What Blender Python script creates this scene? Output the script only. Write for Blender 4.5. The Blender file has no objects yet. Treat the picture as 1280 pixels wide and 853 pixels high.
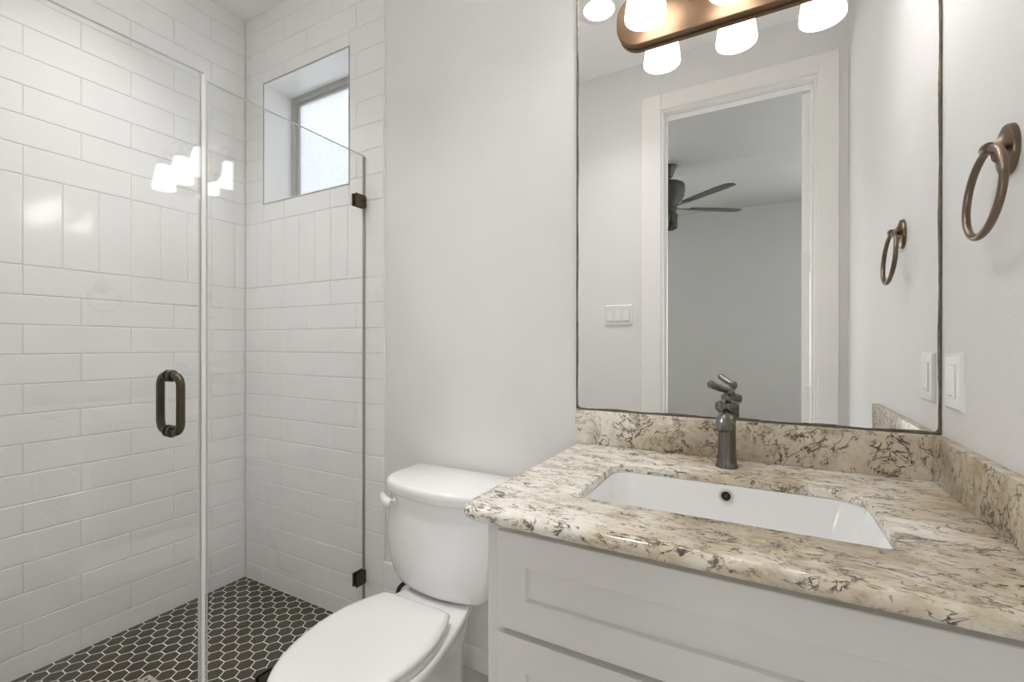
import bpy, bmesh, math, random
from mathutils import Vector, Matrix

random.seed(7)
C = bpy.context.scene.collection
SC = bpy.context.scene

# ------------------------------------------------------------------ camera, world, exposure
cam_data = bpy.data.cameras.new('camera')
cam = bpy.data.objects.new('camera', cam_data)
C.objects.link(cam)
F_PX, YAW, PITCH, ROLL, DCY = 571.66, 0.500244, -0.001321, 0.00097, 6.02
CAM = Vector((0.0, -1.3587, 1.145))
fw = Vector((-math.sin(YAW) * math.cos(PITCH), math.cos(YAW) * math.cos(PITCH), math.sin(PITCH)))
rt = Vector((math.cos(YAW), math.sin(YAW), 0)); up = rt.cross(fw)
r2 = rt * math.cos(ROLL) + up * math.sin(ROLL); u2 = up * math.cos(ROLL) - rt * math.sin(ROLL)
cam.matrix_world = Matrix(((r2.x, u2.x, -fw.x, CAM.x), (r2.y, u2.y, -fw.y, CAM.y), (r2.z, u2.z, -fw.z, CAM.z), (0, 0, 0, 1)))
cam_data.sensor_width = 36.0
cam_data.lens = F_PX / 1280 * 36.0
cam_data.shift_y = DCY / 1280
cam_data.clip_start = 0.01
SC.camera = cam

SC.view_settings.view_transform = 'Standard'
SC.view_settings.look = 'None'
SC.view_settings.gamma = 1.0
SC.view_settings.use_curve_mapping = False
SC.view_settings.exposure = 1.25
SC.cycles.max_bounces = 14
SC.cycles.diffuse_bounces = 8
SC.cycles.glossy_bounces = 8
SC.cycles.transparent_max_bounces = 24
SC.cycles.sample_clamp_indirect = 6.0
SC.cycles.blur_glossy = 0.5

SKY = 2.6            # strength of the overcast sky outside the windows
SHADE_L = 5.0       # radiance of the glowing shades of the vanity light
DOWN_W = (6.8, 7.8)    # recessed downlights: room, and one added over the shower

world = bpy.data.worlds.new('overcast_sky')
SC.world = world
world.use_nodes = True
world.node_tree.nodes['Background'].inputs['Color'].default_value = (0.95, 0.975, 1.0, 1)
world.node_tree.nodes['Background'].inputs['Strength'].default_value = SKY

# ------------------------------------------------------------------ material helpers
class NT:
    def __init__(s, name):
        s.m = bpy.data.materials.new(name); s.m.use_nodes = True
        s.t = s.m.node_tree; s.t.nodes.clear()
        s.out = s.t.nodes.new('ShaderNodeOutputMaterial')
    def n(s, kind, **kw):
        nd = s.t.nodes.new('ShaderNode' + kind)
        for k, v in kw.items():
            key = k.replace('_', ' ')
            tgt = None
            for i in nd.inputs:
                if i.name == key or i.name == k:
                    tgt = i; break
            if tgt is not None:
                s.put(tgt, v)
            else:
                setattr(nd, k, v)
        return nd
    def put(s, sock, v):
        if isinstance(v, bpy.types.NodeSocket): s.t.links.new(v, sock)
        elif isinstance(v, bpy.types.Node): s.t.links.new(v.outputs[0], sock)
        elif isinstance(v, (tuple, list)) and sock.type == 'RGBA' and len(v) == 3: sock.default_value = (*v, 1)
        else: sock.default_value = v
    def math(s, op, a, b=0.0):
        nd = s.t.nodes.new('ShaderNodeMath'); nd.operation = op
        s.put(nd.inputs[0], a); s.put(nd.inputs[1], b); return nd.outputs[0]
    def mix(s, f, a, b, mode='MIX'):
        nd = s.t.nodes.new('ShaderNodeMixRGB'); nd.blend_type = mode
        s.put(nd.inputs[0], f); s.put(nd.inputs[1], a); s.put(nd.inputs[2], b); return nd.outputs[0]
    def ramp(s, f, stops, interp='LINEAR'):
        nd = s.t.nodes.new('ShaderNodeValToRGB'); nd.color_ramp.interpolation = interp
        e = nd.color_ramp.elements
        while len(e) < len(stops): e.new(0.5)
        for el, (p, c) in zip(e, stops):
            el.position = p; el.color = (*c, 1) if len(c) == 3 else c
        s.put(nd.inputs[0], f); return nd.outputs[0]
    def coords(s, scale=(1, 1, 1), rot=(0, 0, 0)):
        tc = s.n('TexCoord'); mp = s.n('Mapping')
        mp.inputs['Scale'].default_value = scale; mp.inputs['Rotation'].default_value = rot
        s.t.links.new(tc.outputs['Object'], mp.inputs['Vector']); return mp.outputs[0]
    def noise(s, vec, scale, detail=3.0, rough=0.5, dist=0.0):
        nd = s.n('TexNoise'); s.put(nd.inputs['Vector'], vec)
        nd.inputs['Scale'].default_value = scale; nd.inputs['Detail'].default_value = detail
        nd.inputs['Roughness'].default_value = rough; nd.inputs['Distortion'].default_value = dist
        return nd
    def bump(s, h, strength, dist=0.002):
        nd = s.n('Bump'); nd.inputs['Strength'].default_value = strength
        nd.inputs['Distance'].default_value = dist; s.put(nd.inputs['Height'], h); return nd.outputs[0]
    def surf(s, sh):
        s.t.links.new(sh.outputs[0] if isinstance(sh, bpy.types.Node) else sh, s.out.inputs['Surface']); return s.m

def principled(name, col, rough=0.5, metal=0.0, bump_scale=0, bump_str=0.0, bump_dist=0.001, var=0.03, var_scale=6.0, spec=0.5, coat=0.0):
    t = NT(name); v = t.coords()
    nz = t.noise(v, var_scale, 3)
    lo = tuple(max(0, c * (1 - var)) for c in col); hi = tuple(min(1, c * (1 + var)) for c in col)
    c = t.ramp(nz.outputs['Fac'], [(0.3, lo), (0.7, hi)])
    p = t.n('BsdfPrincipled'); t.put(p.inputs['Base Color'], c)
    p.inputs['Roughness'].default_value = rough; p.inputs['Metallic'].default_value = metal
    p.inputs['Specular IOR Level'].default_value = spec
    p.inputs['Coat Weight'].default_value = coat
    if bump_str:
        b = t.noise(v, bump_scale, 2, 0.55)
        t.t.links.new(t.bump(b.outputs['Fac'], bump_str, bump_dist), p.inputs['Normal'])
    return t.surf(p)

M = {}
M['paint'] = principled('wall_paint', (0.79, 0.78, 0.77), 0.6, bump_scale=170, bump_str=0.35, bump_dist=0.002, var=0.01)
M['ceiling'] = principled('ceiling_paint', (0.94, 0.935, 0.925), 0.8, bump_scale=140, bump_str=0.3, bump_dist=0.002, var=0.01)
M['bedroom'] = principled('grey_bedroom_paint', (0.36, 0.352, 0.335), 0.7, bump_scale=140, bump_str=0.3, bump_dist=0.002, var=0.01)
M['trim'] = principled('white_trim_paint', (0.87, 0.86, 0.84), 0.35, var=0.01)
M['tile'] = principled('white_glazed_tile', (0.87, 0.87, 0.865), 0.09, bump_scale=9, bump_str=0.03, bump_dist=0.004, var=0.02, var_scale=3)
M['grout'] = principled('pale_grout', (0.80, 0.79, 0.765), 0.9, bump_scale=300, bump_str=0.2, var=0.04)
M['hexgrout'] = principled('cream_grout', (0.82, 0.79, 0.72), 0.9, bump_scale=300, bump_str=0.2, var=0.08, var_scale=20)
M['porcelain'] = principled('white_porcelain', (0.89, 0.89, 0.885), 0.08, var=0.005, coat=0.3)
M['seat'] = principled('white_seat_plastic', (0.83, 0.825, 0.815), 0.22, var=0.005)
M['cabinet'] = principled('pale_grey_cabinet_paint', (0.745, 0.72, 0.70), 0.38, bump_scale=60, bump_str=0.05, var=0.012)
M['plate'] = principled('white_plate_plastic', (0.80, 0.795, 0.78), 0.3, var=0.005)
M['slot'] = principled('dark_gap', (0.10, 0.10, 0.095), 0.6)
M['bronze'] = principled('oil_rubbed_bronze', (0.085, 0.068, 0.045), 0.24, metal=0.75, var=0.2, var_scale=30)
M['ringmetal'] = principled('brushed_bronze', (0.20, 0.15, 0.11), 0.33, metal=1.0, var=0.12, var_scale=40)
M['platebronze'] = principled('light_plate_bronze', (0.21, 0.135, 0.085), 0.42, metal=1.0, var=0.06, var_scale=20)
M['pewter'] = principled('dark_pewter', (0.19, 0.186, 0.172), 0.22, metal=1.0, var=0.08, var_scale=30)
M['fan'] = principled('dark_fan_metal', (0.055, 0.053, 0.042), 0.5, metal=0.3, var=0.15, var_scale=12)
M['rubber'] = principled('black_rubber', (0.015, 0.014, 0.012), 0.5)
M['winframe'] = principled('grey_window_vinyl', (0.46, 0.455, 0.43), 0.4, var=0.02)
M['edgegrey'] = principled('grey_edge_strip', (0.36, 0.35, 0.32), 0.4, metal=0.4)
M['drainmetal'] = principled('pale_brushed_nickel', (0.66, 0.63, 0.55), 0.3, metal=0.8)
M['floor'] = principled('pale_floor_tile', (0.60, 0.58, 0.54), 0.45, bump_scale=20, bump_str=0.1, var=0.1, var_scale=4)
M['carpet'] = principled('beige_carpet', (0.38, 0.35, 0.30), 0.95, bump_scale=400, bump_str=0.6, bump_dist=0.004, var=0.1)
M['nickel'] = principled('satin_nickel_hinge', (0.62, 0.60, 0.56), 0.3, metal=0.9)
M['seal'] = principled('clear_vinyl_seal', (0.90, 0.90, 0.885), 0.15, var=0.02)

# dark hexagon tile: each tile its own tone
t = NT('dark_hex_tile'); v = t.coords()
geo = t.n('NewGeometry')
c = t.ramp(geo.outputs['Random Per Island'], [(0.0, (0.034, 0.027, 0.016)), (0.5, (0.042, 0.034, 0.020)), (1.0, (0.052, 0.042, 0.026))])
nz = t.noise(v, 90, 4, 0.6)
c2 = t.mix(0.35, c, t.ramp(nz.outputs['Fac'], [(0.3, (0.03, 0.026, 0.018)), (0.75, (0.07, 0.06, 0.044))]))
p = t.n('BsdfPrincipled'); t.put(p.inputs['Base Color'], c2); p.inputs['Roughness'].default_value = 0.6; p.inputs['Specular IOR Level'].default_value = 0.3
M['hex'] = t.surf(p)

# granite
def granite(name, rotz, stretch, tan, gloss):
    t = NT(name)
    v = t.coords(stretch, (0, 0, rotz)); vi = t.coords()
    big = t.noise(vi, 3.4, 4, 0.55, 0.5)
    med = t.noise(v, 22.0, 6, 0.68, 0.9)
    base = t.ramp(med.outputs['Fac'], [(0.30, (0.33, 0.25, 0.155)), (0.41, (0.56, 0.46, 0.33)), (0.50, (0.77, 0.70, 0.585)), (0.64, (0.87, 0.84, 0.77))])
    sx = t.n('SeparateXYZ'); t.put(sx.inputs[0], vi)
    bias = t.math('SUBTRACT', big.outputs['Fac'], t.math('MULTIPLY', t.math('ADD', sx.outputs['X'], 0.1), 0.16))     # the slab is browner towards one end
    gold = t.ramp(bias, [(0.33 + tan, (0.36, 0.28, 0.18)), (0.45 + tan, (0.60, 0.51, 0.37)), (0.55 + tan, (0.87, 0.84, 0.77))])
    col = t.mix(0.58, base, gold)
    # short curling dark strokes: broken contour lines of a noise field
    for sc, width, ms, lo, hi, dark, seed in ((12.0, 0.015, 10.0, 0.53, 0.57, (0.050, 0.038, 0.028), 0.0), (24.0, 0.026, 15.0, 0.49, 0.56, (0.08, 0.06, 0.042), 3.1), (40.0, 0.030, 20.0, 0.54, 0.62, (0.20, 0.145, 0.09), 7.7), (7.5, 0.011, 6.0, 0.54, 0.58, (0.06, 0.045, 0.034), 5.2)):
        sh = t.n('VectorMath', operation='ADD'); t.put(sh.inputs[0], v); sh.inputs[1].default_value = (seed, seed * 1.7, seed * 0.6)
        nz = t.noise(sh.outputs[0], sc, 6, 0.60, 0.9)
        d = t.math('ABSOLUTE', t.math('SUBTRACT', nz.outputs['Fac'], 0.5))
        line = t.ramp(d, [(0.0, (1, 1, 1)), (width * 0.5, (0.8, 0.8, 0.8)), (width, (0, 0, 0))])
        mk = t.noise(sh.outputs[0], ms, 3, 0.6)
        mask = t.ramp(mk.outputs['Fac'], [(lo, (0, 0, 0)), (hi, (1, 1, 1))])
        col = t.mix(t.math('MULTIPLY', line, mask), col, dark)
    # dark clusters
    pt = t.noise(v, 26.0, 5, 0.7, 1.4)
    pm = t.ramp(pt.outputs['Fac'], [(0.61, (0, 0, 0)), (0.68, (1, 1, 1))])
    col = t.mix(t.math('MULTIPLY', pm, 0.8), col, (0.10, 0.075, 0.055))
    pt2 = t.noise(v, 7.0, 5, 0.7, 1.0)
    pm2 = t.ramp(pt2.outputs['Fac'], [(0.54, (0, 0, 0)), (0.68, (1, 1, 1))])
    col = t.mix(t.math('MULTIPLY', pm2, 0.6), col, (0.36, 0.27, 0.165))
    p = t.n('BsdfPrincipled'); t.put(p.inputs['Base Color'], col); p.inputs['Roughness'].default_value = gloss
    return t.surf(p)
M['granite'] = granite('cream_brown_granite', 0.12, (0.8, 1.7, 1.2), -0.03, 0.12)
M['granite_splash'] = granite('cream_brown_granite_upright', 0.0, (1.0, 1.0, 1.0), 0.06, 0.27)

# clear glass: see-through with surface reflections (thin sheets, no bending)
def clear_glass(name, tint):
    t = NT(name)
    geo = t.n('NewGeometry')
    dp = t.n('VectorMath', operation='DOT_PRODUCT'); t.put(dp.inputs[0], geo.outputs['Normal']); t.put(dp.inputs[1], geo.outputs['Incoming'])
    k = t.math('SUBTRACT', 1.0, t.math('ABSOLUTE', dp.outputs['Value']))
    fr = t.math('ADD', t.math('MULTIPLY', t.math('POWER', k, 5.0), 0.95), 0.045)
    tr = t.n('BsdfTransparent'); t.put(tr.inputs['Color'], tint)
    gl = t.n('BsdfGlossy'); gl.inputs['Roughness'].default_value = 0.0
    mx = t.n('MixShader'); t.put(mx.inputs[0], fr); t.put(mx.inputs[1], tr); t.put(mx.inputs[2], gl)
    return t.surf(mx)
M['glass'] = clear_glass('clear_shower_glass', (0.99, 0.992, 0.99))
M['glassedge'] = principled('polished_glass_edge', (0.70, 0.73, 0.70), 0.08, var=0.02)

# mirror silver
t = NT('mirror_silver'); gl = t.n('BsdfGlossy'); gl.inputs['Roughness'].default_value = 0.0
nz = t.noise(t.coords(), 2.0, 1); t.put(gl.inputs['Color'], t.ramp(nz.outputs['Fac'], [(0.0, (0.955, 0.955, 0.95)), (1.0, (0.965, 0.965, 0.96))])); M['mirror'] = t.surf(gl)
M['edgeband'] = principled('desilvered_mirror_edge', (0.22, 0.19, 0.15), 0.25, metal=0.5, var=0.35, var_scale=18)
M['mirroredge'] = principled('tarnished_mirror_edge', (0.11, 0.09, 0.07), 0.4, metal=0.2, var=0.4, var_scale=45)

# frosted lamp glass and frosted window pane
t = NT('frosted_lamp_glass')           # lit from within
em = t.n('Emission'); nz = t.noise(t.coords(), 30, 2)
t.put(em.inputs['Color'], t.ramp(nz.outputs['Fac'], [(0.3, (1.0, 0.975, 0.945)), (0.7, (1.0, 0.985, 0.96))])); em.inputs['Strength'].default_value = SHADE_L
gl = t.n('BsdfGlossy'); gl.inputs['Roughness'].default_value = 0.15
mx2 = t.n('MixShader'); mx2.inputs[0].default_value = 0.04; t.put(mx2.inputs[1], em); t.put(mx2.inputs[2], gl)
M['shade'] = t.surf(mx2)
t = NT('frosted_window_glass')
tl = t.n('BsdfTranslucent'); nz = t.noise(t.coords(), 55, 4, 0.6)
t.put(tl.inputs['Color'], t.ramp(nz.outputs['Fac'], [(0.3, (0.375, 0.385, 0.392)), (0.7, (0.42, 0.43, 0.437))]))
tr = t.n('BsdfTransparent'); mx = t.n('MixShader'); mx.inputs[0].default_value = 0.02
t.put(mx.inputs[1], tl); t.put(mx.inputs[2], tr)
M['frost'] = t.surf(mx)
for k_, w_ in enumerate(DOWN_W):
  t = NT('lit_lamp_lens'); em = t.n('Emission'); nz = t.noise(t.coords(), 20, 1)
  t.put(em.inputs['Color'], t.ramp(nz.outputs['Fac'], [(0.0, (1.0, 0.985, 0.97)), (1.0, (1.0, 0.99, 0.975))]))
  em.inputs['Strength'].default_value = w_ / (math.pi * math.pi * 0.064 ** 2); M['lens%d' % k_] = t.surf(em)

# ------------------------------------------------------------------ mesh helpers
def link(name, bm, mats, parent=None, smooth=None, loc=None):
    if not isinstance(mats, (list, tuple)): mats = [mats]
    if parent is not None:
        off = Vector((0, 0, 0)); q = parent
        while q is not None:
            off += q.location; q = q.parent
        if any(off): bmesh.ops.translate(bm, verts=bm.verts, vec=-off)
    bmesh.ops.recalc_face_normals(bm, faces=bm.faces)
    me = bpy.data.meshes.new(name); bm.to_mesh(me); bm.free()
    for m in mats: me.materials.append(m)
    if smooth is not None:
        for p in me.polygons: p.use_smooth = True
        me.set_sharp_from_angle(angle=math.radians(smooth))
    o = bpy.data.objects.new(name, me); C.objects.link(o)
    if parent is not None: o.parent = parent
    return o

def tag(o, label, cat, group=None):
    o['label'] = label; o['category'] = cat
    if group: o['group'] = group
    return o

def struct(o, label=None):
    o['kind'] = 'structure'
    if label: o['label'] = label
    return o

def thing(name, label, cat, loc, group=None):
    o = bpy.data.objects.new(name, None); C.objects.link(o); o.location = loc
    o.empty_display_size = 0.05
    return tag(o, label, cat, group)

def BM(): return bmesh.new()

def box(bm, a, b, bevel=0.0, seg=2, mi=0):
    x0, y0, z0 = a; x1, y1, z1 = b
    vs = [bm.verts.new((x, y, z)) for z in (z0, z1) for y in (y0, y1) for x in (x0, x1)]
    fs = [bm.faces.new([vs[i] for i in q]) for q in ((0, 2, 3, 1), (4, 5, 7, 6), (0, 1, 5, 4), (2, 6, 7, 3), (0, 4, 6, 2), (1, 3, 7, 5))]
    for f in fs: f.material_index = mi
    if bevel:
        es = list({e for f in fs for e in f.edges})
        r = bmesh.ops.bevel(bm, geom=es, offset=bevel, segments=seg, profile=0.5, affect='EDGES')
        for f in r['faces']: f.material_index = mi
    return bm

def loft(bm, rings, cap0=True, cap1=True, closed=True, mi=0):
    R = [[bm.verts.new(p) for p in r] for r in rings]
    n = len(R[0])
    for a, b in zip(R[:-1], R[1:]):
        for i in range(n if closed else n - 1):
            j = (i + 1) % n
            f = bm.faces.new((a[i], a[j], b[j], b[i])); f.material_index = mi
    if cap0: bm.faces.new(list(reversed(R[0]))).material_index = mi
    if cap1: bm.faces.new(R[-1]).material_index = mi
    return bm

def lathe(bm, prof, center=(0, 0, 0), axis='Z', seg=32, mat=None, cap0=True, cap1=True, mi=0):
    if mat is None:
        mat = {'Z': Matrix.Identity(4), 'Y': Matrix.Rotation(math.pi / 2, 4, 'X'), 'X': Matrix.Rotation(math.pi / 2, 4, 'Y')}[axis]
        mat = Matrix.Translation(center) @ mat
    rings = [[mat @ Vector((r * math.cos(2 * math.pi * i / seg), r * math.sin(2 * math.pi * i / seg), z)) for i in range(seg)] for r, z in prof]
    return loft(bm, rings, cap0, cap1, mi=mi)

def tube(bm, pts, rad, seg=14, closed=False, squash=None, mi=0):
    pts = [Vector(p) for p in pts]; n = len(pts)
    if not isinstance(rad, (list, tuple)): rad = [rad] * n
    tang = []
    for i in range(n):
        a = pts[(i - 1) % n] if (closed or i > 0) else pts[i]
        b = pts[(i + 1) % n] if (closed or i < n - 1) else pts[i]
        tang.append((b - a).normalized())
    ref = Vector((0, 0, 1)) if abs(tang[0].z) < 0.9 else Vector((1, 0, 0))
    nrm = (ref - tang[0] * ref.dot(tang[0])).normalized(); rings = []
    for i in range(n):
        nrm = (nrm - tang[i] * nrm.dot(tang[i])).normalized()
        bi = tang[i].cross(nrm)
        rings.append([pts[i] + (nrm * math.cos(2 * math.pi * k / seg) + bi * math.sin(2 * math.pi * k / seg)) * rad[i] for k in range(seg)])
    if closed:
        rings.append(rings[0])
        R = [[bm.verts.new(p) for p in r] for r in rings[:-1]]; R.append(R[0])
        for a, b in zip(R[:-1], R[1:]):
            for i in range(seg):
                j = (i + 1) % seg; bm.faces.new((a[i], a[j], b[j], b[i])).material_index = mi
        return bm
    return loft(bm, rings, mi=mi)

def rrect(x0, x1, y0, y1, r, n=8):
    """rounded rectangle outline (counter-clockwise); r = one radius or four (x1y1, x0y1, x0y0, x1y0)"""
    if not isinstance(r, (tuple, list)): r = (r,) * 4
    out = []
    for (cx, cy, a0), rr in zip(((x1, y1, 0), (x0, y1, 90), (x0, y0, 180), (x1, y0, 270)), r):
        sx = -1 if cx == x1 else 1; sy = -1 if cy == y1 else 1
        for k in range(n + 1):
            a = math.radians(a0 + 90 * k / n)
            out.append((cx + sx * rr + rr * math.cos(a), cy + sy * rr + rr * math.sin(a)))
    return out

def at_z(o, z): return [(x, y, z) for x, y in o]

def bez(p0, p1, p2, p3, n=12):
    p0, p1, p2, p3 = map(Vector, (p0, p1, p2, p3))
    return [p0 * (1 - t) ** 3 + p1 * 3 * t * (1 - t) ** 2 + p2 * 3 * t * t * (1 - t) + p3 * t ** 3 for t in [i / n for i in range(n + 1)]]

# ------------------------------------------------------------------ room dimensions
XL, XR = -2.247, 0.352          # shower wall, right wall
YF0, YF1 = -1.285, -1.400       # wall with the doorway (bathroom face, bedroom face)
H = 2.74
TX = -1.3205                    # end of the tiling on the back wall
GX = -1.427                     # plane of the shower glass
WIN = (-2.094, -1.514, 1.818, 2.394)
DO = (-0.482, 0.222, 2.438)     # door opening
BX0, BX1, BY = -3.2, 1.9, -4.58

# ------------------------------------------------------------------ shell
bm = BM()
wx0, wx1, wz0, wz1 = WIN
box(bm, (XL - 0.12, 0, -0.05), (wx0, 0.20, H + 0.05)); box(bm, (wx1, 0, -0.05), (XR + 0.12, 0.20, H + 0.05))
box(bm, (wx0, 0, -0.05), (wx1, 0.20, wz0)); box(bm, (wx0, 0, wz1), (wx1, 0.20, H + 0.05))
wall_back = struct(link('wall_back', bm, M['paint']), 'white painted back wall behind toilet and mirror, tiled at the shower end')
bm = BM(); box(bm, (XL - 0.12, YF0, -0.05), (XL, 0, H + 0.05))
wall_left = struct(link('wall_left', bm, M['grout']), 'shower side wall clad in white subway tile')
bm = BM(); box(bm, (XR, YF1, -0.05), (XR + 0.12, 0, H + 0.05))
struct(link('wall_right', bm, M['paint']), 'white painted wall carrying the towel ring')
bm = BM()
box(bm, (BX0, YF1, -0.05), (DO[0] - 0.02, YF0, H + 0.05)); box(bm, (DO[1] + 0.02, YF1, -0.05), (BX1, YF0, H + 0.05))
box(bm, (DO[0] - 0.02, YF1, DO[2] + 0.02), (DO[1] + 0.02, YF0, H + 0.05))
wall_front = struct(link('wall_front', bm, M['paint']), 'white painted wall with the doorway, seen in the mirror')
CANS = ((-1.76, -0.66), (-0.68, -0.755)); CR = 0.072     # downlight cut-outs; the shower one is an added lamp
bm = BM(); x_ = XL
for cx_, cy_ in CANS:
    box(bm, (x_, YF0, H), (cx_ - CR, 0, H + 0.05)); x_ = cx_ + CR
    box(bm, (cx_ - CR, YF0, H), (x_, cy_ - CR, H + 0.05)); box(bm, (cx_ - CR, cy_ + CR, H), (x_, 0, H + 0.05))
box(bm, (x_, YF0, H), (XR, 0, H + 0.05))
struct(link('ceiling', bm, M['ceiling']), 'flat white bathroom ceiling')
bm = BM(); box(bm, (GX - 0.02, YF1, -0.05), (XR, 0, 0)); struct(link('floor', bm, M['floor']), 'bathroom floor beside the toilet')
# bedroom beyond the doorway
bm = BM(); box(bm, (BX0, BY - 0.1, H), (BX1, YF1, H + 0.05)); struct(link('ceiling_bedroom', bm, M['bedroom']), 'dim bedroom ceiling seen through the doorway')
bm = BM()
FW = ((-2.75, -1.35), (0.62, 1.72)); FZ0, FZ1 = 0.55, 2.35  # unseen windows, added to send daylight through the doorway
xs = [BX0, FW[0][0], FW[0][1], FW[1][0], FW[1][1], BX1]
for k in (0, 2, 4): box(bm, (xs[k], BY - 0.1, -0.05), (xs[k + 1], BY, H))
for a, b in FW: box(bm, (a, BY - 0.1, -0.05), (b, BY, FZ0)); box(bm, (a, BY - 0.1, FZ1), (b, BY, H))
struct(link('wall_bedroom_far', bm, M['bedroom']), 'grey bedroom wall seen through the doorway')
for (a, b), num in zip(FW, (4, 5)):
    w_ = struct(thing('window_%d' % num, 'tall window added to the far bedroom wall for daylight through the doorway', 'window', ((a + b) / 2, BY - 0.05, FZ0)))
    del w_['category']
    bm = BM()
    for p, q in (((a, FZ0), (a + 0.05, FZ1)), ((b - 0.05, FZ0), (b, FZ1)), ((a + 0.05, FZ0), (b - 0.05, FZ0 + 0.05)), ((a + 0.05, FZ1 - 0.05), (b - 0.05, FZ1)), ((a + 0.05, 1.43), (b - 0.05, 1.47))):
        box(bm, (p[0], BY - 0.08, p[1]), (q[0], BY - 0.02, q[1]))
    link('window_frame', bm, M['trim'], w_)
    bm = BM(); box(bm, (a + 0.03, BY - 0.053, FZ0 + 0.03), (b - 0.03, BY - 0.047, FZ1 - 0.03)); link('pane', bm, M['glass'], w_)
WY0, WY1, WZ0, WZ1 = -4.0, -1.95, 0.75, 2.3  # side windows added out of view to brighten the bedroom
for nm, xa, xb, num in (('left', BX0 - 0.1, BX0, 3), ('right', BX1, BX1 + 0.1, 2)):
    bm = BM()
    box(bm, (xa, BY - 0.1, -0.05), (xb, WY0, H)); box(bm, (xa, WY1, -0.05), (xb, YF0, H))
    box(bm, (xa, WY0, -0.05), (xb, WY1, WZ0)); box(bm, (xa, WY0, WZ1), (xb, WY1, H))
    struct(link('wall_bedroom_' + nm, bm, M['bedroom']), 'bedroom side wall with an added window, out of view')
    w_ = struct(thing('window_%d' % num, 'added bedroom window out of view, letting in daylight', 'window', ((xa + xb) / 2, (WY0 + WY1) / 2, WZ0)))
    del w_['category']
    bm = BM()
    for a, b in (((WY0, WZ0), (WY0 + 0.05, WZ1)), ((WY1 - 0.05, WZ0), (WY1, WZ1)), ((WY0 + 0.05, WZ0), (WY1 - 0.05, WZ0 + 0.05)), ((WY0 + 0.05, WZ1 - 0.05), (WY1 - 0.05, WZ1)), ((WY0 + 0.05, 1.5), (WY1 - 0.05, 1.54))):
        box(bm, (xa + 0.02, a[0], a[1]), (xb - 0.02, b[0], b[1]))
    link('window_frame', bm, M['trim'], w_)
    bm = BM(); box(bm, ((xa + xb) / 2 - 0.003, WY0 + 0.03, WZ0 + 0.03), ((xa + xb) / 2 + 0.003, WY1 - 0.03, WZ1 - 0.03)); link('pane', bm, M['glass'], w_)
bm = BM(); box(bm, (BX0, BY, -0.05), (BX1, YF1, 0)); struct(link('floor_bedroom', bm, M['carpet']), 'bedroom carpet')
# ------------------------------------------------------------------ subway tiling
RH, R0, TL = 0.10345, 0.0768, 0.3085
GAP = 0.0017
def clip_out(rect, hole):
    """rect minus hole, as up to four rectangles"""
    a0, a1, z0, z1 = rect; h0, h1, k0, k1 = hole
    if a1 <= h0 or a0 >= h1 or z1 <= k0 or z0 >= k1: return [rect]
    out = []
    if a0 < h0: out.append((a0, h0, z0, z1))
    if a1 > h1: out.append((h1, a1, z0, z1))
    m0, m1 = max(a0, h0), min(a1, h1)
    if z0 < k0: out.append((m0, m1, z0, k0))
    if z1 > k1: out.append((m0, m1, k1, z1))
    return out

def courses(a_lo, a_hi, phase_even, phase_odd):
    """tiles over [a_lo, a_hi] x [0, H]; three courses are one band of upright tiles"""
    rects = []
    k = -1
    while True:
        z0 = R0 + RH * k; z1 = z0 + RH
        if z0 >= H: break
        if 13 <= k <= 15:
            if k == 13:
                z1 = z0 + 3 * RH; a = phase_even
                while a > a_lo: a -= RH
                while a < a_hi: rects.append((a, a + RH, z0, z1)); a += RH
            k += 1; continue
        a = phase_even if k % 2 == 0 else phase_odd
        while a > a_lo: a -= TL
        while a < a_hi: rects.append((a, a + TL, z0, z1)); a += TL
        k += 1
    out = []
    for a0, a1, z0, z1 in rects:
        a0, a1, z0, z1 = max(a0, a_lo), min(a1, a_hi), max(z0, 0.0), min(z1, H)
        if a1 - a0 > 0.004 and z1 - z0 > 0.004: out.append((a0, a1, z0, z1))
    return out

def tile_mesh(bm, rects, place, depth=0.008):
    """each tile a slab with a softly rounded glazed edge, a hair out of plane"""
    for a0, a1, z0, z1 in rects:
        g = GAP / 2; a0 += g; a1 -= g; z0 += g; z1 -= g
        if a1 - a0 < 0.004 or z1 - z0 < 0.004: continue
        tilt = [random.uniform(-0.00012, 0.00012) for _ in range(4)]
        rings = []
        for inset, d in ((0.0, 0.0), (0.0, depth - 0.0026), (0.0008, depth - 0.0009), (0.0028, depth)):
            i = min(inset, (a1 - a0) * 0.4, (z1 - z0) * 0.4)
            rings.append([place(a, z, d + (tl if d > 0 else 0)) for (a, z), tl in zip(((a0 + i, z0 + i), (a1 - i, z0 + i), (a1 - i, z1 - i), (a0 + i, z1 - i)), tilt)])
        loft(bm, rings, cap0=False)

bm = BM()
rl = courses(YF0, -0.0085, -0.784, -0.630)
tile_mesh(bm, rl, lambda a, z, d: (XL + d, a, z))
link('tile_cladding', bm, M['tile'], wall_left)
bm = BM()
rb = [q for r in courses(XL + 0.0085, TX, -2.247 + 0.0, -2.247 + 0.157) for q in clip_out(r, WIN)]
low = [q for q in courses(TX, -1.02, -2.247, -2.247 + 0.157) if q[3] < 0.30]
tile_mesh(bm, rb + low, lambda a, z, d: (a, -d, z))
link('tile_cladding', bm, M['tile'], wall_back)
bm = BM()
for rr in (rb + low):
    box(bm, (rr[0], -0.0052, rr[2]), (rr[1], 0.0, rr[3]))
link('grout_bed', bm, M['grout'], wall_back)
bm = BM(); box(bm, (XL, YF0, 0), (XL + 0.0052, 0, H)); link('grout_bed', bm, M['grout'], wall_left)
bm = BM()
rf = courses(XL + 0.0085, GX - 0.03, -2.247, -2.09)
tile_mesh(bm, rf, lambda a, z, d: (a, YF0 + d, z)); link('tile_cladding', bm, M['tile'], wall_front)
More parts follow.
